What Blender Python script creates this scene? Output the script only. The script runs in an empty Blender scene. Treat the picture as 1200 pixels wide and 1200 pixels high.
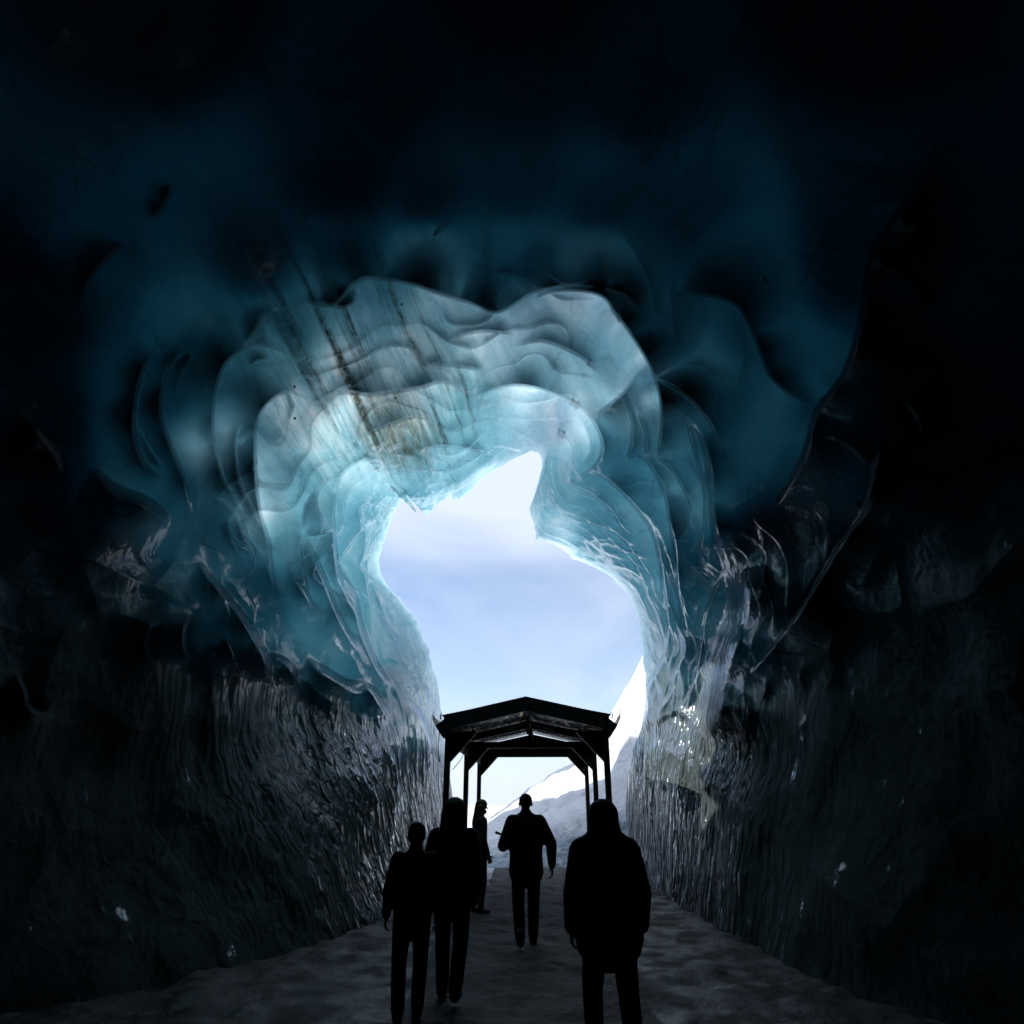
import bpy, bmesh, math, random
import numpy as np
from mathutils import Vector, Matrix
R = math.radians
scn = bpy.context.scene
col = scn.collection
rng = np.random.default_rng(7)
random.seed(7)

# ------------------------------------------------------------------ camera
F = 770.0                      # focal length in the 1200 px frame
PITCH = R(24)
EYE = Vector((0, 0, 1.6))
cd = bpy.data.cameras.new('camera'); cam = bpy.data.objects.new('camera', cd); col.objects.link(cam)
cam.location = EYE; cam.rotation_euler = (math.pi/2 + PITCH, 0, 0)
cd.sensor_width = 36; cd.lens = 36*F/1200; cd.clip_start = 0.05; cd.clip_end = 5000
scn.camera = cam
cp, sp = math.cos(PITCH), math.sin(PITCH)

def dirs(x, y):
    """unit world directions for photo coordinates"""
    a = (np.asarray(x, float)-600)/F; b = (600-np.asarray(y, float))/F
    v = np.stack([a, cp - b*sp, sp + b*cp], -1)
    return v/np.linalg.norm(v, axis=-1, keepdims=True)
def at(x, y, Y):
    """world point seen at photo position x,y on the plane at distance Y in front"""
    d = dirs(x, y); t = Y/d[1]
    return Vector((d[0]*t, Y, 1.6 + d[2]*t))

# ------------------------------------------------------------------ helpers
def tag(o, label=None, cat=None, group=None, kind=None):
    if label: o['label'] = label
    if cat: o['category'] = cat
    if group: o['group'] = group
    if kind: o['kind'] = kind
    return o
def empty(name, loc, rz=0):
    o = bpy.data.objects.new(name, None); col.objects.link(o)
    o.location = loc; o.rotation_euler = (0, 0, rz); o.empty_display_size = .2
    return o
def link(name, me, mat, parent=None, smooth=False):
    o = bpy.data.objects.new(name, me); col.objects.link(o)
    if mat: me.materials.append(mat)
    if parent: o.parent = parent
    if smooth: me.polygons.foreach_set('use_smooth', [True]*len(me.polygons))
    return o
def from_bm(name, bm, mat, parent=None, smooth=False):
    me = bpy.data.meshes.new(name); bm.to_mesh(me); bm.free()
    return link(name, me, mat, parent, smooth)
def bar(bm, p0, p1, w, h, up=Vector((0, 0, 1))):
    """a square bar from p0 to p1, w wide and h deep"""
    p0, p1 = Vector(p0), Vector(p1); d = (p1-p0).normalized()
    s = d.cross(up)
    if s.length < 1e-4: s = Vector((1, 0, 0))
    s.normalize(); u = s.cross(d).normalized()
    vs = []
    for p in (p0, p1):
        for a, b in ((-1,-1),(1,-1),(1,1),(-1,1)):
            vs.append(bm.verts.new(p + s*a*w/2 + u*b*h/2))
    for f in ((0,1,2,3),(7,6,5,4),(0,4,5,1),(1,5,6,2),(2,6,7,3),(3,7,4,0)):
        bm.faces.new([vs[i] for i in f])
def tube(bm, pts, rad, n=8):
    prev = None
    pts = [Vector(p) for p in pts]
    for i, p in enumerate(pts):
        d = (pts[min(i+1, len(pts)-1)]-pts[max(i-1, 0)]).normalized()
        s = d.cross(Vector((0.13, 0.2, 1))).normalized(); u = s.cross(d)
        r = rad[i] if isinstance(rad, (list, tuple)) else rad
        ring = [bm.verts.new(p + (s*math.cos(t*2*math.pi/n)+u*math.sin(t*2*math.pi/n))*r) for t in range(n)]
        if prev:
            for k in range(n):
                bm.faces.new((prev[k], prev[(k+1) % n], ring[(k+1) % n], ring[k]))
        else: bm.faces.new(ring[::-1])
        prev = ring
    bm.faces.new(prev)

# ------------------------------------------------------------------ noise in numpy
_perm = rng.permutation(256); _perm = np.concatenate([_perm]*3)
_grad = rng.normal(size=(256, 3)); _grad /= np.linalg.norm(_grad, axis=1, keepdims=True)
def perlin(p):
    p = np.asarray(p, float); i = np.floor(p).astype(int); f = p - i
    i &= 255; u = f*f*f*(f*(f*6-15)+10)
    out = 0
    for dx in (0, 1):
        wx = u[..., 0] if dx else 1-u[..., 0]
        for dy in (0, 1):
            wy = u[..., 1] if dy else 1-u[..., 1]
            for dz in (0, 1):
                wz = u[..., 2] if dz else 1-u[..., 2]
                h = _perm[_perm[_perm[i[..., 0]+dx]+i[..., 1]+dy]+i[..., 2]+dz]
                g = _grad[h]
                d = (g*(f-np.array([dx, dy, dz]))).sum(-1)
                out = out + wx*wy*wz*d
    return out*1.5
def fbm(p, n=3):
    o = 0; a = 1
    for k in range(n):
        o = o + a*perlin(p*2**k + 17.3*k); a *= .5
    return o
def worley(p):
    """squared distance to the nearest jittered cell point"""
    i = np.floor(p).astype(int); f = p-i
    best = np.full(p.shape[:-1], 9.); sec = best.copy()
    for dx in (-1, 0, 1):
        for dy in (-1, 0, 1):
            for dz in (-1, 0, 1):
                c = (i+np.array([dx, dy, dz])) & 255
                h = _perm[_perm[_perm[c[..., 0]]+c[..., 1]]+c[..., 2]]
                o = _grad[h]*.42+.5
                d = ((o+np.array([dx, dy, dz])-f)**2).sum(-1)
                sec = np.where(d < best, best, np.minimum(sec, d)); best = np.minimum(best, d)
    return best, sec
def sstep(a, b, x):
    t = np.clip((x-a)/(b-a), 0, 1); return t*t*(3-2*t)

# ------------------------------------------------------------------ materials
class NT:
    def __init__(s, name):
        s.m = bpy.data.materials.new(name); s.m.use_nodes = True; s.t = s.m.node_tree; s.t.nodes.clear()
        s.out = s.n('ShaderNodeOutputMaterial')
    def n(s, t, **k):
        nd = s.t.nodes.new(t)
        for a, b in k.items():
            if a.startswith('i_'):
                nm = a[2:].replace('_', ' ')
                tgt = nd.inputs[int(nm)] if nm.isdigit() else nd.inputs[nm]
                tgt.default_value = b
            else: setattr(nd, a, b)
        return nd
    def l(s, a, b): s.t.links.new(a, b)
    def noise(s, vec, scale, detail=4, rough=.5, dist=0):
        nd = s.n('ShaderNodeTexNoise', i_Scale=scale, i_Detail=detail, i_Roughness=rough, i_Distortion=dist)
        if vec: s.l(vec, nd.inputs['Vector'])
        return nd.outputs['Fac']
    def mapping(s, vec, scale=(1,1,1), rot=(0,0,0), loc=(0,0,0)):
        nd = s.n('ShaderNodeMapping'); nd.inputs['Scale'].default_value = scale
        nd.inputs['Rotation'].default_value = rot; nd.inputs['Location'].default_value = loc
        s.l(vec, nd.inputs['Vector']); return nd.outputs[0]
    def ramp(s, fac, pts):
        nd = s.n('ShaderNodeValToRGB'); e = nd.color_ramp.elements
        while len(e) < len(pts): e.new(.5)
        for k, (p, c) in enumerate(pts):
            e[k].position = p; e[k].color = (c, c, c, 1) if not hasattr(c, '__len__') else (*c, 1)
        s.l(fac, nd.inputs[0]); return nd.outputs[0]
    def mix(s, fac, a, b, mode='MIX'):
        nd = s.n('ShaderNodeMix', data_type='RGBA', blend_type=mode)
        for v, i in ((fac, 0), (a, 6), (b, 7)):
            if hasattr(v, 'is_linked') or hasattr(v, 'links'): s.l(v, nd.inputs[i])
            else: nd.inputs[i].default_value = v if not hasattr(v, '__len__') else (*v, 1)
        return nd.outputs[2]
    def math(s, op, a, b=None, c=None, clamp=False):
        nd = s.n('ShaderNodeMath', operation=op, use_clamp=clamp)
        for i, v in enumerate((a, b, c)):
            if v is None: continue
            if hasattr(v, 'links'): s.l(v, nd.inputs[i])
            else: nd.inputs[i].default_value = v
        return nd.outputs[0]
    def bump(s, h, strength, dist, normal=None):
        nd = s.n('ShaderNodeBump', i_Strength=strength, i_Distance=dist)
        s.l(h, nd.inputs['Height'])
        if normal: s.l(normal, nd.inputs['Normal'])
        return nd.outputs[0]
    def pos(s): return s.n('ShaderNodeNewGeometry').outputs['Position']

SIG = (1.0, 0.62, 0.54)       # absorption of glacier ice per metre
_a, _b = dirs(396, 382), dirs(426, 448)
LN = np.cross(_a, _b); LN /= np.linalg.norm(LN); LT = _b*13-_a*12; LT /= np.linalg.norm(LT); LB = np.cross(LN, LT)
def ice_material():
    N = NT('glacier_ice'); P = N.pos()
    sep = N.n('ShaderNodeSeparateXYZ'); N.l(P, sep.inputs[0]); Z = sep.outputs['Z']
    # clear to bubbly ice, streaked along tilted layers
    vd = N.n('ShaderNodeVectorMath', operation='SUBTRACT'); N.l(P, vd.inputs[0]); vd.inputs[1].default_value = tuple(LENS)
    cx_ = N.n('ShaderNodeCombineXYZ')
    for q_, ax_ in enumerate((LN, LT, LB)):
        dp = N.n('ShaderNodeVectorMath', operation='DOT_PRODUCT'); N.l(vd.outputs[0], dp.inputs[0]); dp.inputs[1].default_value = tuple(ax_)
        N.l(dp.outputs['Value'], cx_.inputs[q_])
    LP = cx_.outputs[0]
    lay = N.mapping(LP, scale=(2.6, .28, .5))
    sl_ = N.n('ShaderNodeVectorMath', operation='LENGTH'); N.l(N.mapping(LP, scale=(.30, .24, .16), loc=(0, .35, 0)), sl_.inputs[0])
    near_ = N.ramp(sl_.outputs['Value'], [(.45, 1.), (.85, .03)])
    s1 = N.noise(lay, 2.2, 6, .65, .25)
    s2 = N.noise(lay, 7, 4, .7, .2)
    cloud = N.noise(P, .55, 5, .6, .4)
    col1 = N.ramp(s1, [(.36, (.30, .52, .62)), (.5, (.60, .78, .86)), (.62, (.98, .98, 1.))])
    clear = N.ramp(N.noise(P, .9, 5, .6, .8), [(.34, (.42, .70, .83)), (.52, (.62, .85, .95)), (.68, (.92, .97, 1.))])
    col1 = N.mix(near_, clear, col1)
    col1 = N.mix(N.ramp(cloud, [(.40, 0.), (.7, .65)]), col1, (.64, .83, .92))
    col1 = N.mix(N.math('MULTIPLY', near_, N.ramp(s2, [(.52, 0.), (.66, .9)])), col1, (.90, .95, .96))
    # ash layers locked in the ice: two sets of thin tilted bands, broken up
    b = N.noise(N.mapping(LP, scale=(2.3, .10, .16)), 1.5, 6, .62, .15)
    bub = N.ramp(N.noise(N.mapping(P, scale=(1, .5, 1)), 11, 5, .75, .4), [(.50, 0.), (.70, .55)])
    col1 = N.mix(bub, col1, (.96, .98, 1.))
    vc = N.n('ShaderNodeTexVoronoi', feature='DISTANCE_TO_EDGE', i_Scale=.62)
    nv = N.n('ShaderNodeVectorMath', operation='ADD'); N.l(P, nv.inputs[0])
    nn = N.n('ShaderNodeTexNoise', i_Scale=1.1, i_Detail=4); N.l(P, nn.inputs['Vector']); N.l(nn.outputs['Color'], nv.inputs[1]); N.l(nv.outputs[0], vc.inputs['Vector'])
    crack = N.math('MULTIPLY', N.ramp(vc.outputs['Distance'], [(.002, 1.), (.010, 0.)]), N.ramp(N.noise(P, .8, 2), [(.52, 0.), (.62, .45)]))
    col1 = N.mix(crack, col1, (.12, .26, .32))
    ash = N.math('MULTIPLY', N.ramp(b, [(.54, 0.), (.66, 1.)]), near_, clamp=True)
    col1 = N.mix(N.math('MULTIPLY', near_, .55), col1, (.90, .91, .86), 'MULTIPLY')
    grit = N.math('MULTIPLY', ash, N.ramp(N.noise(P, 9, 5, .7), [(.34, .3), (.56, 1.)]))
    col1 = N.mix(grit, col1, (.055, .06, .045))
    # a broad brown sediment lens in the roof near the lip
    vm = N.mapping(LP, scale=(1.25, .52, .4))
    vl = N.n('ShaderNodeVectorMath', operation='LENGTH'); N.l(vm, vl.inputs[0])
    lens = N.math('ADD', vl.outputs['Value'], N.math('MULTIPLY', N.math('SUBTRACT', N.noise(lay, 3, 5, .7), .5), 1.6))
    lens = N.ramp(lens, [(.35, 1.), (1.0, 0.)])
    lens = N.math('MULTIPLY', lens, N.ramp(N.noise(N.mapping(LP, scale=(3.5, .5, .8)), 2, 6, .7), [(.34, .35), (.58, 1.)]))
    col1 = N.mix(lens, col1, (.13, .11, .065))
    # single stones
    vo = N.n('ShaderNodeTexVoronoi', i_Scale=1.3); N.l(P, vo.inputs['Vector'])
    col1 = N.mix(N.ramp(vo.outputs['Distance'], [(.028, 1.), (.04, 0.)]), col1, (.01, .01, .01))
    # dirty dark ice low on the walls, with warm glints painted in as brown
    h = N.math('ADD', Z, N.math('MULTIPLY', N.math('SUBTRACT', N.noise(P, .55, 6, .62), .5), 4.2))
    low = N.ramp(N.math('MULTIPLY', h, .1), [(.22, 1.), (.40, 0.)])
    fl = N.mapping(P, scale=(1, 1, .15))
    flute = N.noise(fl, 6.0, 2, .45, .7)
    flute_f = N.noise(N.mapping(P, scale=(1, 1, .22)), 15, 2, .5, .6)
    silt_glint = N.ramp(N.noise(fl, 3.0, 5, .7, .3), [(.40, (.010, .018, .024)), (.60, (.028, .045, .055)), (.74, (.13, .10, .07))])
    color = N.mix(low, col1, silt_glint)
    # surface relief: scallops above, vertical melt flutes below
    up = N.noise(P, 1.6, 4, .5, .3)
    fine = N.noise(P, 26, 3, .6)
    streak = N.noise(N.mapping(LP, scale=(1.6, .25, .4)), 9, 3, .55)
    nrm = N.bump(up, .25, .35)
    sb = N.n('ShaderNodeBump', i_Distance=.03); N.l(streak, sb.inputs['Height']); N.l(nrm, sb.inputs['Normal']); N.l(N.math('MULTIPLY', near_, .35), sb.inputs['Strength']); nrm = sb.outputs[0]
    nrm = N.bump(fine, .05, .012, nrm)
    fb = N.n('ShaderNodeBump', i_Distance=.22); N.l(flute, fb.inputs['Height']); N.l(nrm, fb.inputs['Normal'])
    yn = N.ramp(N.math('MULTIPLY', sep.outputs['Y'], .05), [(.40, .10), (.60, 1.)])
    N.l(N.math('MULTIPLY', low, yn), fb.inputs['Strength'])
    fc = N.n('ShaderNodeBump', i_Distance=.05); N.l(flute_f, fc.inputs['Height']); N.l(fb.outputs[0], fc.inputs['Normal'])
    N.l(N.math('MULTIPLY', N.math('MULTIPLY', low, yn), .38), fc.inputs['Strength'])
    nrm = fc.outputs[0]
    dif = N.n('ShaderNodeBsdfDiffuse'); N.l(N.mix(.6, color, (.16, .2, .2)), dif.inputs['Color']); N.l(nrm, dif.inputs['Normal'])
    # outside light is dimmed by a stored thickness, tuned to shape the glow
    at_ = N.n('ShaderNodeAttribute', attribute_name='glow_thickness').outputs['Fac']
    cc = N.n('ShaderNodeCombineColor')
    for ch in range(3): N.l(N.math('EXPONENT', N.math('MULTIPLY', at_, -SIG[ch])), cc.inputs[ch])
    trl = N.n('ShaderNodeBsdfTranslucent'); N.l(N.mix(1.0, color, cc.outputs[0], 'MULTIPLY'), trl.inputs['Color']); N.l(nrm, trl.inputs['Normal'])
    mx = N.n('ShaderNodeMixShader'); N.l(N.math('SUBTRACT', .82, N.math('MULTIPLY', low, .35)), mx.inputs[0])
    N.l(dif.outputs[0], mx.inputs[1]); N.l(trl.outputs[0], mx.inputs[2])
    gl = N.n('ShaderNodeBsdfGlossy'); gl.inputs['Color'].default_value = (.90, .95, 1, 1)
    N.l(N.ramp(N.noise(P, 3, 4, .6), [(.35, .04), (.65, .16)]), gl.inputs['Roughness']); N.l(nrm, gl.inputs['Normal'])
    fr = N.n('ShaderNodeFresnel', i_IOR=1.75); N.l(nrm, fr.inputs['Normal'])
    gloss_mask = N.math('SUBTRACT', 1.0, N.math('MULTIPLY', low, N.ramp(N.math('ADD', N.math('MULTIPLY', sep.outputs['Y'], .05), N.math('MULTIPLY', N.noise(N.mapping(P, scale=(1, 1, .4)), 1.7, 3, .6), .6)), [(.72, .93), (.98, .0)])))  # gloss cut on near walls to keep them dark, with glint patches added back
    gloss_mask = N.math('MAXIMUM', N.math('MULTIPLY', gloss_mask, N.math('MAXIMUM', N.math('MULTIPLY', N.math('SUBTRACT', 1.0, low), N.ramp(N.math('MULTIPLY', sep.outputs['Y'], .05), [(.34, .12), (.56, 1.)])), N.ramp(N.math('MULTIPLY', sep.outputs['Y'], .05), [(.48, .07), (.66, 1.)]))), N.ramp(N.noise(N.mapping(P, scale=(1, 1, .35)), 3.4, 4, .65), [(.63, 0.), (.68, .8)]))
    top = N.n('ShaderNodeMixShader'); N.l(N.math('MULTIPLY', fr.outputs[0], gloss_mask, clamp=True), top.inputs[0])
    N.l(mx.outputs[0], top.inputs[1]); N.l(gl.outputs[0], top.inputs[2])
    N.l(top.outputs[0], N.out.inputs['Surface'])
    return N.m
def rind_material():
    N = NT('glacier_surface'); P = N.pos()
    tr = N.n('ShaderNodeBsdfTranslucent'); tr.inputs['Color'].default_value = (.97, .98, 1, 1)
    df = N.n('ShaderNodeBsdfDiffuse'); df.inputs['Color'].default_value = (.8, .83, .86, 1)
    mx = N.n('ShaderNodeMixShader')
    at_ = N.n('ShaderNodeAttribute', attribute_name='glow_thickness').outputs['Fac']
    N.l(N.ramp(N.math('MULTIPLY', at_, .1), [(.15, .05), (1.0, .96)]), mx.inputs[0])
    N.l(tr.outputs[0], mx.inputs[1]); N.l(df.outputs[0], mx.inputs[2]); N.l(mx.outputs[0], N.out.inputs['Surface'])
    return N.m
def principled(name, colr, rough=.6, spec=.5, bump=None, var=None, metal=0, sheen=0):
    N = NT(name); P = N.n('ShaderNodeTexCoord').outputs['Object']
    b = N.n('ShaderNodeBsdfPrincipled', i_Roughness=rough, i_Metallic=metal)
    b.inputs['Specular IOR Level'].default_value = spec
    if sheen: b.inputs['Sheen Weight'].default_value = sheen
    if var:
        sc, k = var; c2 = tuple(min(1, c*k) for c in colr)
        N.l(N.mix(N.ramp(N.noise(P, sc, 5, .65), [(.35, 0.), (.65, 1.)]), colr, c2), b.inputs['Base Color'])
    else: b.inputs['Base Color'].default_value = (*colr, 1)
    if bump:
        sc, d = bump; N.l(N.bump(N.noise(P, sc, 4, .6), .6, d), b.inputs['Normal'])
    N.l(b.outputs[0], N.out.inputs[0]); return N.m

# ------------------------------------------------------------------ sky and sun
SUN_EL, SUN_AZ = R(46), R(-70)            # azimuth from +Y towards +X
w = bpy.data.worlds.new('World'); scn.world = w; w.use_nodes = True
t = w.node_tree; t.nodes.clear()
wo = t.nodes.new('ShaderNodeOutputWorld'); bg = t.nodes.new('ShaderNodeBackground')
sky = t.nodes.new('ShaderNodeTexSky'); sky.sky_type = 'NISHITA'; sky.sun_disc = False
sky.sun_elevation = SUN_EL; sky.sun_rotation = SUN_AZ; sky.altitude = 1800; sky.air_density = 1.0; sky.dust_density = .6; sky.ozone_density = 1.2
tc = t.nodes.new('ShaderNodeTexCoord'); mp = t.nodes.new('ShaderNodeMapping'); mp.inputs['Scale'].default_value = (1.7, 1.7, 2.9)
mp.inputs['Rotation'].default_value = (0, R(-24), 0); mp.inputs['Location'].default_value = (.35, 0, .2)
t.links.new(tc.outputs['Generated'], mp.inputs[0])
nz = t.nodes.new('ShaderNodeTexNoise'); nz.inputs['Scale'].default_value = 1.5; nz.inputs['Detail'].default_value = 7; nz.inputs['Roughness'].default_value = .52; nz.inputs['Distortion'].default_value = .5
t.links.new(mp.outputs[0], nz.inputs['Vector'])
rp = t.nodes.new('ShaderNodeValToRGB'); rp.color_ramp.elements[0].position = .40; rp.color_ramp.elements[1].position = .68
rp.color_ramp.elements[0].color = (.05, .05, .05, 1); rp.color_ramp.elements[1].color = (.6, .6, .6, 1)
t.links.new(nz.outputs['Fac'], rp.inputs[0])
mxs = t.nodes.new('ShaderNodeMix'); mxs.data_type = 'RGBA'
sz = t.nodes.new('ShaderNodeSeparateXYZ'); t.links.new(tc.outputs['Generated'], sz.inputs[0])
bk = t.nodes.new('ShaderNodeValToRGB'); t.links.new(sz.outputs['Z'], bk.inputs[0]); e_ = bk.color_ramp.elements
for q_ in range(2): e_.new(.5)
for q_, (a_, b_) in enumerate(((.02, .7), (.17, .22), (.33, .0), (.42, .85))): e_[q_].position = a_; e_[q_].color = (b_, b_, b_, 1)
ad = t.nodes.new('ShaderNodeMath'); ad.operation = 'ADD'; ad.use_clamp = True
t.links.new(rp.outputs[0], ad.inputs[0]); t.links.new(bk.outputs[0], ad.inputs[1])
t.links.new(ad.outputs[0], mxs.inputs[0]); t.links.new(sky.outputs[0], mxs.inputs[6]); mxs.inputs[7].default_value = (4.75, 5.35, 6.6, 1)
t.links.new(mxs.outputs[2], bg.inputs[0]); bg.inputs[1].default_value = .132; t.links.new(bg.outputs[0], wo.inputs[0])
sl = bpy.data.lights.new('sun', 'SUN'); sl.energy = 4.8; sl.angle = R(.5); sl.color = (1, .95, .86)
so = bpy.data.objects.new('sun', sl); col.objects.link(so)
sd = Vector((math.sin(SUN_AZ)*math.cos(SUN_EL), math.cos(SUN_AZ)*math.cos(SUN_EL), math.sin(SUN_EL)))
so.rotation_euler = sd.to_track_quat('Z', 'Y').to_euler(); so.location = (0, 0, 40)

# ------------------------------------------------------------------ the cave
CX, CY = 570., 700.
mouth = [(534,985),(530,930),(525,890),(519,840),(514,800),(503,760),(490,727),(470,702),(454,686),(445,671),(444,655),
         (450,635),(456,617),(461,603),(470,585),(477,582),(483,590),(489,602),(499,604),(508,596),(518,588),(527,581),
         (533,587),(541,585),(552,574),(563,562),(575,553),(592,544),(610,535),(622,529),(630,530),(635,538),(635,549),
         (631,562),(627,578),(620,597),(624,609),(628,632),(648,637),(672,655),(697,665),(722,681),(740,703),(749,730),
         (751,752),(753,775),(757,800),(756,825),(752,850),(741,880),(734,915),(733,950),(737,990),(742,1040),(730,1120),
         (690,1190),(620,1210),(570,1190),(545,1120),(538,1050)]
def catmull(pts, step):
    P = np.array(pts, float); out = []
    for i in range(len(P)-1):
        p0 = P[max(i-1, 0)]; p1 = P[i]; p2 = P[i+1]; p3 = P[min(i+2, len(P)-1)]
        n = max(1, int(np.hypot(*(p2-p1))/step))
        for k in range(n):
            u = k/n
            out.append(.5*((2*p1)+(-p0+p2)*u+(2*p0-5*p1+4*p2-p3)*u*u+(-p0+3*p1-3*p2+p3)*u**3))
    out.append(P[-1]); return np.array(out)
NC, NR, NB = 1800, 760, 26
phi = np.linspace(-math.pi, math.pi, NC, endpoint=False)      # 0 = up, clockwise
mp_ = np.array(mouth, float)
ang = np.arctan2(mp_[:, 0]-CX, CY-mp_[:, 1]); rad = np.hypot(mp_[:, 0]-CX, CY-mp_[:, 1])
o = np.argsort(ang); ang = ang[o]; rad = rad[o]
r0 = np.interp(phi, np.concatenate([ang-2*math.pi, ang, ang+2*math.pi]), np.tile(rad, 3))
k = np.array([.25, .5, .25]); r0 = np.convolve(np.concatenate([r0[-1:], r0, r0[:1]]), k, 'valid')
# broken edge: small nicks in the rim
r0 = r0 + 1.6*fbm(np.stack([np.sin(phi)*14, np.cos(phi)*14, phi*0], -1), 3)
s = np.linspace(0, 1, NR)
dist = (r0[None]*0+1)*0 + (1050-r0)[None, :]*(.72*s[:, None]**1.15*1 + .28*s[:, None]**3)
r = r0[None, :] + dist
PX = CX + r*np.sin(phi)[None]; PY = CY - r*np.cos(phi)[None]
d = dirs(PX, PY)
c = dirs(CX, CY)
d0 = d[0]
kk = np.exp(-.5*(np.arange(-200, 201)/62.)**2*(1800/NC)**2*0 -.5*(np.arange(-200, 201)/(NC*.034))**2); kk /= kk.sum()
r0s = np.convolve(np.concatenate([r0[-200:], r0, r0[:200]]), kk, 'valid')
dist_s = r - r0s[None]
rim_s = dirs(CX+r0s*np.sin(phi), CY-r0s*np.cos(phi))
delta = np.arccos(np.clip((d*rim_s[None]).sum(-1), -1, 1))*180/math.pi*np.sign(dist_s)
# distance of the rim round the mouth
def ring(vals):
    a = R(1)*np.array([v[0] for v in vals]); b = np.array([v[1] for v in vals], float)
    return np.interp(phi, np.concatenate([a-2*math.pi, a, a+2*math.pi]), np.tile(b, 3))
D0 = ring([(-180,20),(-170,17),(-120,17.5),(-90,17),(-60,15.5),(-30,14.5),(0,14.5),(30,14.5),(60,15.5),(90,17),(120,17.5),(145,16.5),(160,19)])
D0 = np.convolve(np.concatenate([D0[-40:], D0, D0[:40]]), np.ones(81)/81, 'valid')
Dn = ring([(-180,7),(-120,6.6),(-90,6.8),(-40,7.6),(0,7.6),(40,7.4),(90,6.6),(130,6.4)])
ds = ring([(-180,14),(-120,17),(-90,15),(-40,17),(0,17),(40,17),(90,13),(130,10),(160,12)])
D = D0[None] - (D0-Dn)[None]*(1-np.exp(-delta/ds[None]))
Dbase = D.copy()

V3 = lambda *p: [(240+.3*a, 310+.3*b) for a, b in p]
V4 = lambda *p: [(500+a/3, 300+b/3) for a, b in p]
V5 = lambda *p: [(20+.35*a, 600+.35*b) for a, b in p]
V6 = lambda *p: [(340+.3*a, 640+.3*b) for a, b in p]
V7 = lambda *p: [(700+a/3, 600+b/3) for a, b in p]
V8 = lambda *p: [(20+.35*a, 200+.35*b) for a, b in p]
V9 = lambda *p: [(800+.35*a, 200+.35*b) for a, b in p]
VA = lambda *p: [(800+a/3, 600+b/3) for a, b in p]
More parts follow.
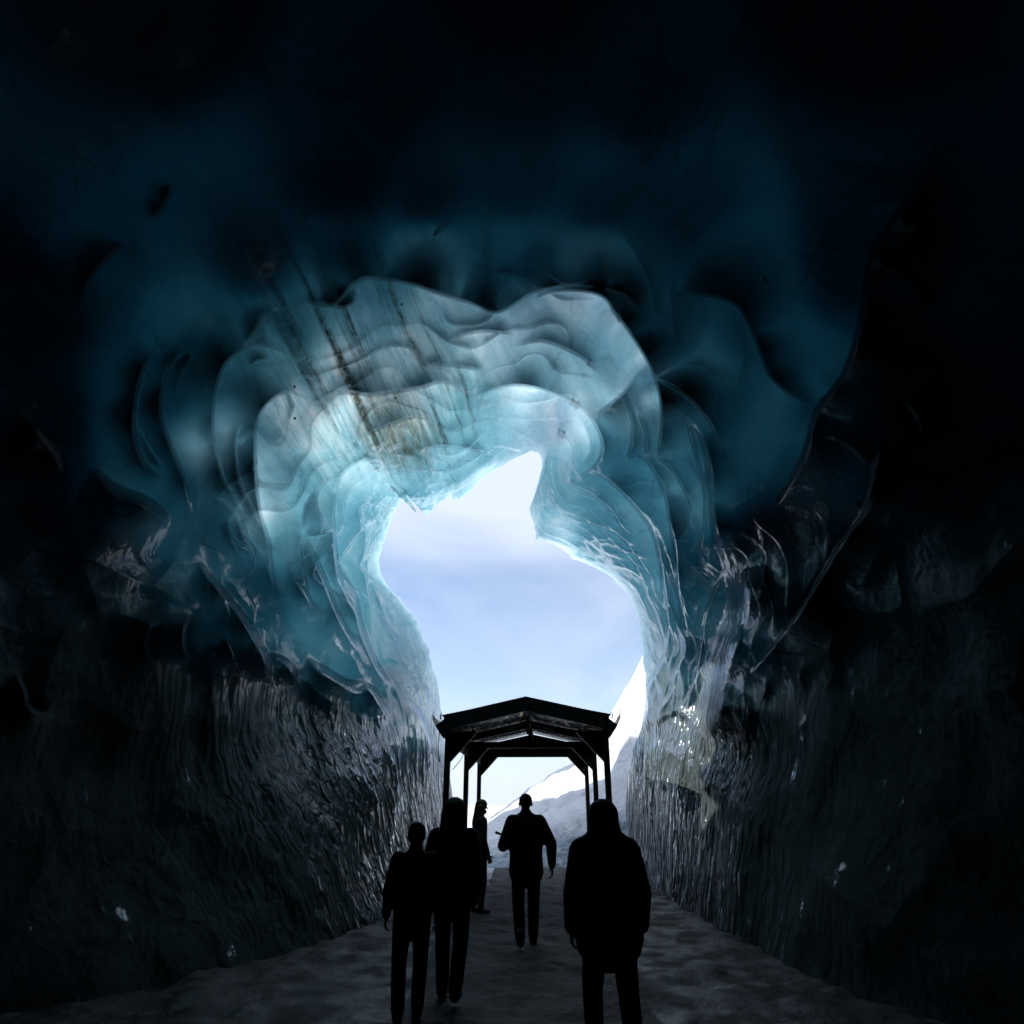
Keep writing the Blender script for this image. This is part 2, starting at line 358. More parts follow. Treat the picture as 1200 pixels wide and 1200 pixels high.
# each lip of ice: outline, height in metres, how far it runs back, width of its edge
lips = [
 (V3((340,352),(260,325),(180,320),(120,355),(75,400),(45,500),(35,640),(60,800),(110,900),(165,980)), .75, 70, 4),
 (V3((420,545),(380,515),(330,500),(270,525),(220,580),(200,660),(200,800),(215,950),(250,1070),(290,1150)), .6, 40, 4),
 (V3((165,615),(130,650),(120,720),(130,820),(160,900),(200,980),(230,1040)), .3, 22, 4),
 (V3((430,140),(480,160),(540,170),(580,150),(600,100)), .45, 26, 6),
 (V3((150,330),(190,290),(230,200),(295,185)), .3, 25, 9),
 (V3((300,190),(400,150),(500,160),(600,62),(700,60),(800,75),(900,110),(965,130),(1050,155),(1130,190),(1200,165),(1290,110),(1400,85),(1480,85),(1560,100)), 1.3, 110, 4),
 (V3((415,550),(470,515),(560,500),(650,510),(760,495),(850,480),(920,460),(1000,480),(1050,505)), .42, 40, 5),
 (V3((600,700),(660,655),(740,622),(830,600),(900,630),(960,650)), .28, 26, 5),
 (V3((830,740),(900,715),(1000,720),(1125,745)), .30, 24, 5),
 (V3((745,745),(820,755),(870,790),(890,830)), .2, 16, 4),
 (V3((505,900),(550,810),(620,770),(700,780)), .3, 26, 5),
 (V3((950,305),(1030,270),(1120,262),(1210,275)), .3, 24, 5),
 (V3((850,385),(950,398),(1090,412)), .3, 26, 5),
 (V3((1060,525),(1130,490),(1220,478),(1300,500)), .25, 24, 4),
 (V3((520,860),(508,960),(512,1080),(520,1200),(530,1280)), .3, 20, 4),
 (V3((620,1000),(640,1080),(620,1160),(640,1250)), .2, 14, 4),
 (V3((175,395),(205,375),(245,372)), .2, 12, 4),
 (V3((30,900),(110,960),(150,1050),(190,1140)), .3, 25, 4),
 (V4((380,158),(440,130),(540,125),(620,145),(665,205),(720,280),(770,360),(800,430),(820,510),(822,600),(808,712)), 1.9, 150, 3),
 (V4((625,118),(700,145),(745,190)), .35, 20, 4),
 (V4((170,500),(250,465),(330,455),(420,475),(500,510),(570,560),(612,640),(612,700),(575,750),(510,790)), .7, 45, 4),
 (V4((300,320),(400,300),(470,320),(540,355),(610,405)), .38, 30, 5),
 (V4((420,410),(460,398),(500,420)), .15, 12, 4),
 (V4((590,560),(680,490),(740,420),(780,378)), .38, 60, 4, (740,490)),
 (V4((520,560),(560,600),(578,680),(545,740)), .2, 12, 4),
 (V4((440,600),(490,640),(515,690),(508,760)), .35, 16, 5),
 (V4((670,480),(712,560),(720,640),(700,725)), .25, 20, 4),
 (V4((735,550),(765,620),(768,705)), .2, 16, 4),
 (V4((790,425),(870,465),(930,510),(980,570),(1010,620),(1030,690)), .45, 30, 5),
 (V4((820,515),(870,540),(910,590),(930,660),(950,740),(970,810),(975,880),(970,960),(965,1065)), .35, 14, 5),
 (V4((865,540),(930,590),(965,660),(985,740),(995,840),(1000,920),(1015,1000),(1040,1060),(1050,1120)), .9, 60, 9),
 (V4((805,705),(860,755),(900,820),(930,880),(925,910)), .35, 18, 5),
 (V4((715,690),(770,720),(810,780),(840,850),(850,930),(870,1030),(880,1150),(890,1230)), .55, 26, 5),
 (V4((540,745),(620,780),(700,850),(760,920),(800,990),(820,1080),(830,1200),(835,1300)), .5, 28, 5),
 (V4((470,795),(560,830),(640,890),(690,960),(740,1000)), .32, 20, 4),
 (V4((360,868),(430,880),(520,935),(600,950),(680,990),(730,1050),(780,1120),(800,1200)), .3, 18, 4),
 (V4((380,925),(450,950),(540,990),(610,1040),(650,1100)), .2, 12, 4),
 (V4((590,1010),(650,1020),(710,1060),(750,1120),(780,1190)), .22, 12, 4),
 (V4((560,1070),(620,1090),(680,1130),(730,1190),(760,1260)), .2, 10, 4),
 (V4((870,135),(980,140),(1060,160),(1110,200),(1150,290)), .4, 60, 4),
 (V4((230,66),(300,70),(350,92),(400,128)), .3, 26, 5),
 (V4((20,595),(80,610),(140,640)), .2, 18, 4),
 (V7((150,-20),(215,80),(245,160),(265,240),(290,330),(310,420),(325,490)), .5, 24, 6),
 (V7((170,20),(200,100),(225,200),(240,300),(245,420),(238,510)), .35, 18, 5),
 (V7((455,180),(405,290),(377,370),(362,470),(345,560),(320,640),(275,705)), .45, 18, 4, (840,740)),
 (V7((445,130),(470,230),(488,300),(478,360),(440,470),(405,580),(380,700),(355,800),(345,880)), 1.1, 90, 26),
 (V7((285,400),(300,480),(270,560),(250,640),(190,720)), .35, 20, 6, (795,780)),
 (V7((240,505),(205,560),(170,630),(168,700),(130,800)), .4, 25, 5),
 (V7((125,795),(180,762),(250,722),(290,712),(330,765),(345,860),(365,960),(400,1100)), .18, 25, 8),
 (VA((225,575),(330,450),(420,330),(500,200),(560,100),(640,0),(690,-80)), .5, 70, 5),
 (V9((290,1150),(400,960),(450,800),(540,680),(600,480),(620,320),(680,200),(790,50),(850,-100)), 1.0, 160, 6),
 (V9((600,1150),(640,990),(660,900)), .4, 60, 6),
 (V9((460,900),(540,920),(620,990)), .25, 40, 8),
 (V9((190,470),(235,550),(262,620),(300,700),(380,760),(450,785)), .6, 70, 4),
 (V9((620,318),(700,340),(780,400),(805,480)), .35, 50, 5),
 (V9((725,785),(765,815),(785,860),(770,900)), .35, 20, 10),
 (VA((265,580),(282,610),(270,660)), .2, 12, 7),
 (V5((600,150),(650,215),(700,270),(760,350),(810,430),(840,490),(850,580)), .8, 60, 9),
 (V5((835,475),(880,485),(925,520),(940,580)), .35, 25, 8),
 (V5((965,478),(1040,530),(1110,570),(1170,570),(1215,625)), .6, 45, 9),
 (V5((710,0),(712,60),(735,100),(780,130),(792,175),(765,225)), .25, 16, 5),
 (V5((770,10),(768,80),(790,130)), .2, 12, 4),
 (V5((820,10),(845,110),(858,200),(868,300)), .35, 18, 7),
 (V5((945,50),(955,150),(970,260),(990,340)), .3, 16, 6),
 (V5((955,70),(1015,180),(1060,290),(1100,380),(1150,460),(1200,540)), .5, 28, 8),
 (V5((1060,20),(1080,200),(1130,320),(1180,420)), .4, 22, 7),
 (V5((475,375),(437,415),(438,470),(465,500)), .4, 25, 5),
 (V5((590,345),(567,390),(562,440),(575,490)), .4, 22, 5),
 (V5((690,420),(715,440),(735,500)), .3, 20, 5),
 (V5((0,540),(30,600),(42,650),(90,672)), .4, 30, 6),
 (V8((520,40),(505,100),(455,160)), .35, 40, 5),
 (V8((365,245),(290,310),(240,380),(222,450)), .4, 50, 5),
 (V8((485,603),(440,640),(410,720),(395,820),(400,900),(430,980),(490,1030)), .55, 45, 6),
 (V8((570,603),(520,640),(490,720),(485,820),(510,900),(550,1000),(575,1080),(582,1180)), .5, 30, 6),
 (V8((592,617),(552,680),(532,760)), .25, 18, 5),
 (V8((400,850),(440,930),(490,995)), .3, 18, 7),
 (V8((0,810),(80,870),(140,950),(180,1060)), .5, 70, 9),
 (V8((250,990),(330,1060),(430,1100),(520,1170)), .5, 60, 14),
 (V8((860,470),(820,520),(790,570)), .25, 20, 8),
 (V6((185,0),(210,100),(260,200),(290,330),(350,470),(440,590)), .5, 25, 9),
 (V6((-10,60),(30,130),(100,230),(140,300)), .3, 18, 6),
 (V6((60,85),(80,200),(110,290)), .3, 14, 7),
 (V6((65,425),(120,480),(190,520),(260,560),(310,545),(350,590),(405,690)), .5, 40, 9),
 (V6((300,120),(315,210)), .15, 10, 4),
 (V6((300,540),(340,590),(390,640)), .25, 12, 6),
 (V6((440,590),(500,640),(560,760),(585,880)), .25, 30, 8),
 ([(520,255),(508,278),(530,262),(545,258)], .15, 14, 4),
 ([(355,625),(362,629),(375,628),(390,622)], .3, 30, 3, (372,600)),
 ([(368,575),(355,598),(354,622)], .3, 18, 4, (380,600)),
]
def carve(pts, h, wd, edge, near=None):
    C = catmull(pts, 3.0)
    T = np.gradient(C, axis=0); T /= np.linalg.norm(T, axis=1, keepdims=True)+1e-9
    Nn = np.stack([-T[:, 1], T[:, 0]], -1)
    mid = len(C)//2
    ref = (np.array(near, float)-C[mid]) if near else (C[mid]-np.array([CX, CY]))
    if (Nn[mid]*ref).sum() < 0: Nn = -Nn
    pad = wd*4.5
    m = (PX > C[:, 0].min()-pad) & (PX < C[:, 0].max()+pad) & (PY > C[:, 1].min()-pad) & (PY < C[:, 1].max()+pad)
    idx = np.nonzero(m)
    x = PX[idx]; y = PY[idx]; out = np.zeros(len(x))
    for a in range(0, len(x), 60000):
        xx = x[a:a+60000, None]-C[None, :, 0]; yy = y[a:a+60000, None]-C[None, :, 1]
        q = xx*xx+yy*yy; j = q.argmin(1); ii = np.arange(len(j))
        tt = np.clip((xx[ii, j]*T[j, 0]+yy[ii, j]*T[j, 1])/3.0, -.5, .5)
        j1 = np.clip(j+np.where(tt > 0, 1, -1), 0, len(C)-1); wj = np.abs(tt)[:, None]
        Nj = Nn[j]*(1-wj)+Nn[j1]*wj; Nj /= np.linalg.norm(Nj, axis=1, keepdims=True)+1e-9
        Cj = C[j]*(1-wj)+C[j1]*wj
        ex = x[a:a+60000]-Cj[:, 0]; ey = y[a:a+60000]-Cj[:, 1]
        dk = np.sqrt(q); dm = dk[ii, j][:, None]
        wk = np.exp(-(dk-dm)/(.10*dm+1.5)); uk = np.arange(len(C))/(len(C)-1)
        lw = .75+.9*perlin(np.stack([uk*len(C)/14., uk*0+C[0, 0]*.37, uk*0+C[0, 1]*.23], -1))
        fk = sstep(0, .3, uk)*sstep(0, .3, 1-uk)*np.clip(lw, .25, 1.5)
        fade = (wk*fk[None]).sum(1)/wk.sum(1)
        dd = np.sqrt(ex*ex+ey*ey); n_ = ex*Nj[:, 0]+ey*Nj[:, 1]
        sg = np.sign(n_); sdist = np.where(dd < 3, n_, dd*sg)
        u = np.clip((j+tt)/(len(C)-1), 0, 1);
        # smooth tube near the end points
        tang = np.sqrt(np.maximum(dd**2-n_**2, 0))
        fade = fade*np.exp(-(tang/(wd*.5+4))**2*(dd > 4))
        eg = edge*(1.15 if wd >= 20 else .9)
        rise = sstep(-eg*.4, eg*.6, sdist)
        we = wd*(.12+.88*fade)
        outp = np.exp(-np.maximum(sdist, 0)/we)*sstep(4.3, 2.2, sdist/wd)
        inn = np.exp(-np.maximum(-sdist, 0)/(wd*.45))*sstep(4.3, 2.2, -sdist/wd)
        out[a:a+60000] = h*fade*(rise*outp - (1-rise)*.42*inn)
    D[idx] -= out*((2.1 if (C[mid, 1] < 620 and h < .7) else 1.7) if wd >= 20 else 1.15)
import time; _t = time.time()
for L in lips: carve(*L)
print('lips', round(time.time()-_t, 1))
# overlapping thin shells running parallel to the rim, strongest on the right side of the mouth
pn = np.stack([PX/70, PY/70, PX*0], -1)
q = dist_s/13 + 1.6*fbm(pn, 2) + .8*np.sin(phi*3)[None]
ph = (phi*180/math.pi)[None]
msk = sstep(22, 40, ph)*sstep(150, 112, ph)*sstep(95, 40, dist)*sstep(0, 8, dist)
fr_ = q-np.floor(q); saw = sstep(0, .22, fr_)*(1-fr_)
D -= .17*msk*saw
q2 = dist_s/34 + 1.5*fbm(pn*.7+5, 2) + 1.1*np.sin(phi*2+1)[None]
fr2 = q2-np.floor(q2); saw2 = sstep(0, .10, fr2)*(1-fr2)**1.3
msk2 = sstep(260, 160, dist)*sstep(3, 20, dist)*(sstep(-100, -75, ph)*sstep(28, 10, ph)*.8 + sstep(24, 40, ph)*sstep(125, 100, ph)*.12)
msk2 = msk2*(.4+.9*sstep(-.3, .4, fbm(pn*.8+31, 2)))
D -= .34*msk2*saw2
# scallops and undulation in world space
W = d*Dbase[..., None]
wa = W*np.array([1.25, .55, 1.0])
f1, f2 = worley(wa + .35*np.stack([perlin(W*.9), perlin(W*.9+9), perlin(W*.9+21)], -1))
high = sstep(1.0, 4.5, W[..., 2]+1.6)
D += (.34*(.35-np.minimum(f1, .9)))*(.35+.65*high)*sstep(0, 30, dist)
D += .22*fbm(W*.55+3, 2)*sstep(0, 60, dist)
D += .05*perlin(W*2.1)*sstep(0, 20, dist)
# vertical melt flutes low on the walls
lowm = sstep(4.0, 2.2, W[..., 2]+1.6 + 1.2*fbm(W*.4, 2))*sstep(8.2, 10.8, W[..., 1]+.7*perlin(W*.5+7))
fl = perlin(W*np.array([4.2, 4.2, .27])+perlin(W*1.1)[..., None]*.4)
fl2 = perlin(W*np.array([9, 9, 1.6])+40)
D += (.09*np.sqrt(fl**2+.015) + .02*fl2)*lowm*sstep(0, 12, dist)
# ragged edge of the ash-stained rim over the mouth (upper left)
nib = sstep(-62, -50, ph)*sstep(-12, -22, ph)*sstep(60, 15, dist)
D += nib*.16*fbm(np.stack([PX/14, PY/14, PX*0+3], -1), 3)

# ice thickness set point by point to put bright and dark into the glow
GLOW_TH = [(370,510,0),(430,540,0.8),(500,550,1.4),(560,520,1.29),(620,500,0.54),(660,500,0),(400,610,1.65),(440,640,2.2),(300,560,1.34),(340,640,2.2),(280,440,3.43),(330,430,1.91),(430,370,1.31),(400,430,0),(480,420,0.0),(560,400,0.54),(640,380,0),(700,420,1.79),(740,480,1.07),(740,540,2.99),(700,590,2.2),(660,570,1.75),(700,630,2.2),(660,620,0.22),(720,680,2.2),(760,700,2.2),(760,760,2.2),(780,800,2.2),(800,600,1.96),(830,540,3.43),(870,480,3.79),(880,400,4.38),(600,300,3.92),(500,290,1.63),(700,300,1.04),(400,300,6.06),(250,380,3.83),(200,450,5.12),(200,560,4.14),(250,620,4.13),(150,500,4.14),(100,700,11),(300,700,4.63),(380,720,1.97),(420,690,2.2),(470,760,2.2),(500,850,2.2),(440,820,3.08),(300,850,11),(400,900,11),(480,920,4.0),(600,213,6.31),(100,300,5.97),(950,500,4.95),(1000,700,11),(1100,500,9.77),(900,900,11),(830,750,4.0),(800,900,11),(900,650,11),(1000,300,7.74),(240,540,0.29),(350,560,1.7),(470,480,0),(520,450,0.59),(600,440,0),(660,440,0.47),(790,500,2.49),(820,660,4.85),(600,0,11),(200,0,11),(1000,0,11),(100,1100,11),(1100,1100,11),(400,1100,11),(850,1100,11),(0,600,11),(1200,600,11),(60,500,9.14),(40,350,11.0),(60,850,11),(1100,300,8.14),(1100,700,11),(400,213,8.51),(500,230,7.07),(700,230,5.36),(800,230,5.42),(880,300,4.04),(300,300,7.63),(600,120,7.86),(450,110,8.51),(750,110,7.77),(560,470,1.54),(340,480,0),(300,500,2.11),(390,330,2.78),(440,345,3.06),(340,375,3.4),(520,370,1.48),(830,430,1.93),(290,600,0),(270,520,0.95),(345,490,0),(400,525,0.11)] #THEND
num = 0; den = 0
for x, y, v in GLOW_TH:
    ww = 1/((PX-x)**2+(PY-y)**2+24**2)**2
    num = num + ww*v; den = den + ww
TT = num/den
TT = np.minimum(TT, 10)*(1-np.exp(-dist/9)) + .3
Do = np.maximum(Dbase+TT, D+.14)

def grid_points():
    X = d*D[..., None]
    # close the cave behind the camera
    back = []; ax = -c
    last = d[-1]; Dl = D[-1]
    for k in range(1, NB+1):
        u = k/(NB+1)
        v = last*(1-u)[..., None] if False else last*(1-u) + ax[None]*u*1.0
        v = v/np.linalg.norm(v, axis=1, keepdims=True)
        back.append(v)
    back = np.array(back)
    Db = Dl[None]*(1-np.linspace(0, 1, NB)[:, None]) + 9*np.linspace(0, 1, NB)[:, None]
    XB = back*Db[..., None]
    XO = []
    rows = list(range(0, NR, 8))
    if rows[-1] != NR-1: rows.append(NR-1)
    XO = d[rows]*Do[rows][..., None]
    XBO = back*(Db+8)[..., None]
    return X, XB, XO, XBO
X, XB, XO, XBO = grid_points()
verts = [X.reshape(-1, 3), XB.reshape(-1, 3), np.array([[-c[0]*9, -c[1]*9, -c[2]*9]]),
         XO.reshape(-1, 3), XBO.reshape(-1, 3), np.array([[-c[0]*17, -c[1]*17, -c[2]*17]])]
ni = NR+NB; pole_i = ni*NC; o0 = pole_i+1; no = len(XO)+NB; pole_o = o0+no*NC
V = np.concatenate(verts)+np.array([0, 0, 1.6])
def quads(base, n, flip):
    i = np.arange(n-1)[:, None]; j = np.arange(NC)[None]; j2 = (j+1) % NC
    a = base+i*NC+j; b = base+i*NC+j2; c_ = base+(i+1)*NC+j2; e = base+(i+1)*NC+j
    Q = np.stack([a, b, c_, e], -1).reshape(-1, 4)
    return Q[:, ::-1] if flip else Q
Qi = quads(0, ni, False); Qo = quads(o0, no, True)
j = np.arange(NC); j2 = (j+1) % NC
rimq = np.stack([j, o0+j, o0+j2, j2], -1)
capi = np.stack([(ni-1)*NC+j, (ni-1)*NC+j2, np.full(NC, pole_i)], -1)
capo = np.stack([o0+(no-1)*NC+j2, o0+(no-1)*NC+j, np.full(NC, pole_o)], -1)
def np_mesh(name, V, quad, tri=None, mats=None):
    me = bpy.data.meshes.new(name)
    nq = len(quad); nt = 0 if tri is None else len(tri)
    me.vertices.add(len(V)); me.vertices.foreach_set('co', np.ascontiguousarray(V, dtype=np.float32).ravel())
    li = quad.ravel() if tri is None else np.concatenate([quad.ravel(), tri.ravel()])
    me.loops.add(len(li)); me.loops.foreach_set('vertex_index', li.astype(np.int32))
    me.polygons.add(nq+nt)
    ls = np.arange(nq)*4
    if nt: ls = np.concatenate([ls, nq*4+np.arange(nt)*3])
    me.polygons.foreach_set('loop_start', ls.astype(np.int32))
    if mats is not None: me.polygons.foreach_set('material_index', mats.astype(np.int32))
    me.polygons.foreach_set('use_smooth', np.ones(nq+nt, bool))
    me.update(calc_edges=True); me.validate()
    return me
quad = np.concatenate([Qi, rimq, Qo]); tri = np.concatenate([capi, capo])
mi = np.concatenate([np.zeros(len(Qi)+len(rimq)), np.ones(len(Qo)), np.zeros(NC), np.ones(NC)])
LENS = Vector(dirs(462, 492)*np.interp(0, [0], [12.5])) + EYE
me = np_mesh('ice_cave', V, quad, tri, mi)
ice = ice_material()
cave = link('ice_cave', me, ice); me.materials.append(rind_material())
# check orientation: the first inner face must look into the cave
f0 = me.polygons[NC*300]
if f0.normal.dot(EYE-f0.center) < 0: me.flip_normals()
th_a = me.attributes.new('glow_thickness', 'FLOAT', 'POINT')
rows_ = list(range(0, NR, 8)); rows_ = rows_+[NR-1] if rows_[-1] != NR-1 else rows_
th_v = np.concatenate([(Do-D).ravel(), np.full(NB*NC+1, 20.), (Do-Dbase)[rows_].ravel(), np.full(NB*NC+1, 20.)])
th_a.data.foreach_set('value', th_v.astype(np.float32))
cave['kind'] = 'structure'
print('cave', round(time.time()-_t, 1), len(V))

# ------------------------------------------------------------------ ground, path, snow bank
def snow_material():
    N = NT('snow'); P = N.pos()
    sep = N.n('ShaderNodeSeparateXYZ'); N.l(P, sep.inputs[0])
    b = N.n('ShaderNodeBsdfPrincipled', i_Roughness=.75)
    n1 = N.noise(P, .9, 6, .65)
    ed = N.math('ADD', sep.outputs['Z'], N.math('MULTIPLY', N.math('SUBTRACT', n1, .5), 3.2))
    ed = N.math('ADD', ed, N.math('MULTIPLY', N.math('SUBTRACT', sep.outputs['Y'], 21.5), .75))
    bare = N.ramp(N.math('MULTIPLY', ed, .1), [(.16, 1.), (.26, 0.)])
    rocky = N.ramp(N.noise(N.mapping(P, scale=(1, 1, 1.8)), 1.3, 8, .75), [(.56, 0.), (.66, .7)])
    snow = N.mix(rocky, (.80, .84, .88), (.33, .40, .47))
    icec = N.ramp(N.noise(N.mapping(P, scale=(1, 1, .16)), 4, 5, .7, .3), [(.36, (.10, .16, .21)), (.52, (.26, .36, .43)), (.68, (.55, .63, .68))])
    N.l(N.mix(bare, snow, icec), b.inputs['Base Color'])
    N.l(N.math('SUBTRACT', .8, N.math('MULTIPLY', bare, .55)), b.inputs['Roughness'])
    nr = N.bump(N.noise(P, 2.2, 8, .7), .8, .35)
    nf = N.n('ShaderNodeBump', i_Distance=.12); N.l(N.noise(N.mapping(P, scale=(1, 1, .16)), 7, 3, .6), nf.inputs['Height']); N.l(nr, nf.inputs['Normal']); N.l(bare, nf.inputs['Strength'])
    N.l(nf.outputs[0], b.inputs['Normal'])
    N.l(b.outputs[0], N.out.inputs[0]); return N.m
def ground_material():
    N = NT('trodden_ice_ground'); P = N.pos()
    sep = N.n('ShaderNodeSeparateXYZ'); N.l(P, sep.inputs[0])
    b = N.n('ShaderNodeBsdfPrincipled')
    dirt = N.ramp(N.noise(P, 3, 7, .7), [(.35, (.012, .014, .015)), (.58, (.035, .038, .04)), (.72, (.12, .14, .15))])
    out = N.ramp(N.math('MULTIPLY', sep.outputs['Y'], .01), [(.16, 0.), (.22, 1.)])
    N.l(N.mix(out, dirt, (.78, .82, .86)), b.inputs['Base Color'])
    N.l(N.ramp(N.noise(P, 2, 3), [(.4, .35), (.6, .8)]), b.inputs['Roughness'])
    N.l(N.bump(N.noise(P, 9, 6, .7), .7, .04), b.inputs['Normal'])
    N.l(b.outputs[0], N.out.inputs[0]); return N.m
def slope(Y): return -np.clip(Y-20, 0, 22)*.085
def sheet(name, xs, ys, zf, mat):
    gx, gy = np.meshgrid(xs, ys); gz = zf(gx, gy)
    V = np.stack([gx, gy, gz], -1).reshape(-1, 3); nx, ny = len(xs), len(ys)
    i = np.arange(ny-1)[:, None]; j = np.arange(nx-1)[None]
    a = i*nx+j; Q = np.stack([a, a+1, a+nx+1, a+nx], -1).reshape(-1, 4)
    o = link(name, np_mesh(name, V, Q), mat); o['kind'] = 'structure'; return o
def gz(x, y):
    p = np.stack([x, y, x*0], -1)
    return slope(y) + np.where(y < 60, .05*fbm(p*1.3, 4), 0) + .02*perlin(p*6)*(y < 40) + .03*np.abs(perlin(p*2.6+5))*(y < 40)
xs = np.unique(np.concatenate([np.linspace(-8, 8, 260), np.linspace(-60, 60, 60), np.linspace(-3000, 3000, 30)]))
ys = np.unique(np.concatenate([np.linspace(-12, 30, 560), np.linspace(30, 120, 60), np.linspace(120, 4000, 30)]))
sheet('ground', xs, ys, gz, ground_material())
# trodden path down the middle towards the shelter
pathm = principled('packed_grit', (.045, .045, .045), .7, .3, bump=(11, .05), var=(4, .35))
def pz(x, y): return np.maximum(gz(x, y), slope(y)+.0)+.012
pxs = np.linspace(-1.05, 1.05, 40); pys = np.linspace(-3, 34, 420)
gx, gy = np.meshgrid(pxs, pys)
gx2 = gx + .1*np.sin(gy*.5) + np.interp(gy, [0, 13, 20, 34], [0, .28, .62, 1.1]) + .06*perlin(np.stack([gy*1.2, np.sign(gx)*3, gx*0], -1))*np.abs(gx)
Vp = np.stack([gx2, gy, gz(gx2, gy)+.014+.01*(1-np.abs(gx)/1.05)], -1).reshape(-1, 3)
i = np.arange(len(pys)-1)[:, None]; j = np.arange(len(pxs)-1)[None]; a = i*len(pxs)+j
link('path', np_mesh('path', Vp, np.stack([a, a+1, a+len(pxs)+1, a+len(pxs)], -1).reshape(-1, 4)), pathm)['kind'] = 'structure'

# snow bank right of the mouth: rises from the path to a high shoulder
YR = 28.
rp_ = [at(x, y, YR) for x, y in ((560,985),(575,958),(600,940),(640,913),(672,894),(698,878),(710,850),(719,830),(733,808),(748,781),(775,735),(820,690))]
rx = np.array([p.x for p in rp_]); rz_ = np.array([p.z for p in rp_])
rx = np.concatenate([[-6, -3], rx, [14, 30, 60]]); rz_ = np.concatenate([[-1.5, -1.0], rz_, [rz_[-1]+2, rz_[-1]+4, rz_[-1]+4]])
def hz(x, y):
    # the bank bends away to the right as it goes back
    ridge = np.interp(x - np.maximum(y-YR, 0)*.10, rx, rz_)
    near = sstep(18.5, YR, y + .8*perlin(np.stack([x*.4, y*.4, x*0], -1)))
    near = .35*sstep(17.6, 20.5, y+.5*perlin(np.stack([x*.8, y*.5, x*0], -1)))+.65*near
    base = -2.2
    p = np.stack([x, y, x*0], -1)
    far = sstep(75, 40, y)
    z = base + (ridge-base)*near*far
    rough = sstep(17, 22, y)*sstep(-1.5, 1, x)
    z = z + rough*(.22*fbm(p*.8, 5) - .35*np.abs(fbm(p*.45+8, 4))*sstep(YR+1, YR-4, y))
    return z
sheet('snow_bank', np.unique(np.concatenate([np.linspace(-4, 10, 330), np.linspace(10, 60, 60)])), np.linspace(16.5, 80, 420), hz, snow_material())

# unseen ice mass added outside, left of the mouth, to shade the snow bank
def shade_z(x, y):
    p = np.stack([x, y, x*0], -1)
    top = 8.0+10.5*sstep(19.5, 22.5, y)*(1-sstep(28.8, 29.6, y)*sstep(32.6, 31.4, y)) + .8*fbm(p*.25+4, 4)  # notch in the top lets sun reach the crest of the bank
    edge = -1.4-.2*y + .8*perlin(np.stack([y*.3, y*0, y*0], -1))
    return -2.5+(top+2.5)*sstep(edge+.0, edge-1.6, x)*sstep(18.8, 20.2, y)*sstep(41, 37.5, y)
sheet('shade_mass', np.linspace(-30, -4, 130), np.linspace(18.5, 41.5, 150), shade_z, snow_material())

# ------------------------------------------------------------------ shelter
FR = [(13.2, .276), (16.45, .43), (19.75, .58)]         # frame distances and centre offsets
dark = principled('weathered_dark_timber', (.028, .026, .025), .55, .4, bump=(30, .004), var=(12, .5))
tarp = principled('glossy_roof_sheeting', (.035, .036, .038), .22, .6, bump=(4.5, .10))
pale = principled('pale_side_batten', (.30, .27, .23), .6, .3, var=(8, .6))
ang_s = math.atan2(FR[2][1]-FR[0][1], FR[2][0]-FR[0][0])
N_ = NT('wrinkled_translucent_sheet'); P_ = N_.n('ShaderNodeTexCoord').outputs['Object']
_w = N_.noise(N_.mapping(P_, scale=(3.2, .9, 1)), 2.4, 5, .62, .8)
_n = N_.bump(_w, .9, .12)
_d = N_.n('ShaderNodeBsdfPrincipled', i_Roughness=.16); _d.inputs['Base Color'].default_value = (.03, .032, .035, 1); N_.l(_n, _d.inputs['Normal'])
_tr = N_.n('ShaderNodeBsdfTranslucent'); N_.l(N_.ramp(_w, [(.47, (.01, .012, .014)), (.56, (.05, .05, .055)), (.64, (.85, .80, .70))]), _tr.inputs['Color'])
_m = N_.n('ShaderNodeMixShader'); _m.inputs[0].default_value = .35; N_.l(_d.outputs[0], _m.inputs[1]); N_.l(_tr.outputs[0], _m.inputs[2]); N_.l(_m.outputs[0], N_.out.inputs[0])
tarp = N_.m
sh = empty('roofed_shelter', (FR[0][1], FR[0][0], 0), -ang_s)
tag(sh, 'dark open-sided shelter with a low gabled roof on six posts in the cave mouth', 'shelter')
LEN = math.hypot(FR[2][0]-FR[0][0], FR[2][1]-FR[0][1]); HW = 1.5
ys_ = [0, LEN/2, LEN]
ZE, ZA, ZT = 3.13, 3.46, 2.86
gnd = lambda y: float(slope(np.array(y)))
for yy in ys_:
    for sx in (-1, 1):
        bm = bmesh.new(); bar(bm, (sx*HW, yy, gnd(yy+13.2)-.1), (sx*HW, yy, ZE-.05), .11, .11, Vector((0, 1, 0)))
        bmesh.ops.bevel(bm, geom=bm.edges, offset=.008, segments=1, affect='EDGES')
        from_bm('post', bm, dark, sh)
        bm = bmesh.new(); kx = .40
        bar(bm, (sx*(HW-.02), yy+.003, ZT-.50), (sx*(HW-kx-.12), yy+.003, ZT+.03), .09, .10, Vector((0, 1, 0)))
        # gusset board in the corner
        vs = [bm.verts.new((sx*a, yy+b, z)) for b in (-.02, .025) for a, z in ((HW, ZT-.44), (HW-.48, ZT+.02), (HW, ZT+.02))]
        bm.faces.new(vs[:3]); bm.faces.new(vs[3:][::-1])
        for q_ in range(3): bm.faces.new((vs[q_], vs[q_+3], vs[(q_+1) % 3+3], vs[(q_+1) % 3]))
        bmesh.ops.recalc_face_normals(bm, faces=bm.faces)
        from_bm('knee_brace', bm, dark, sh)
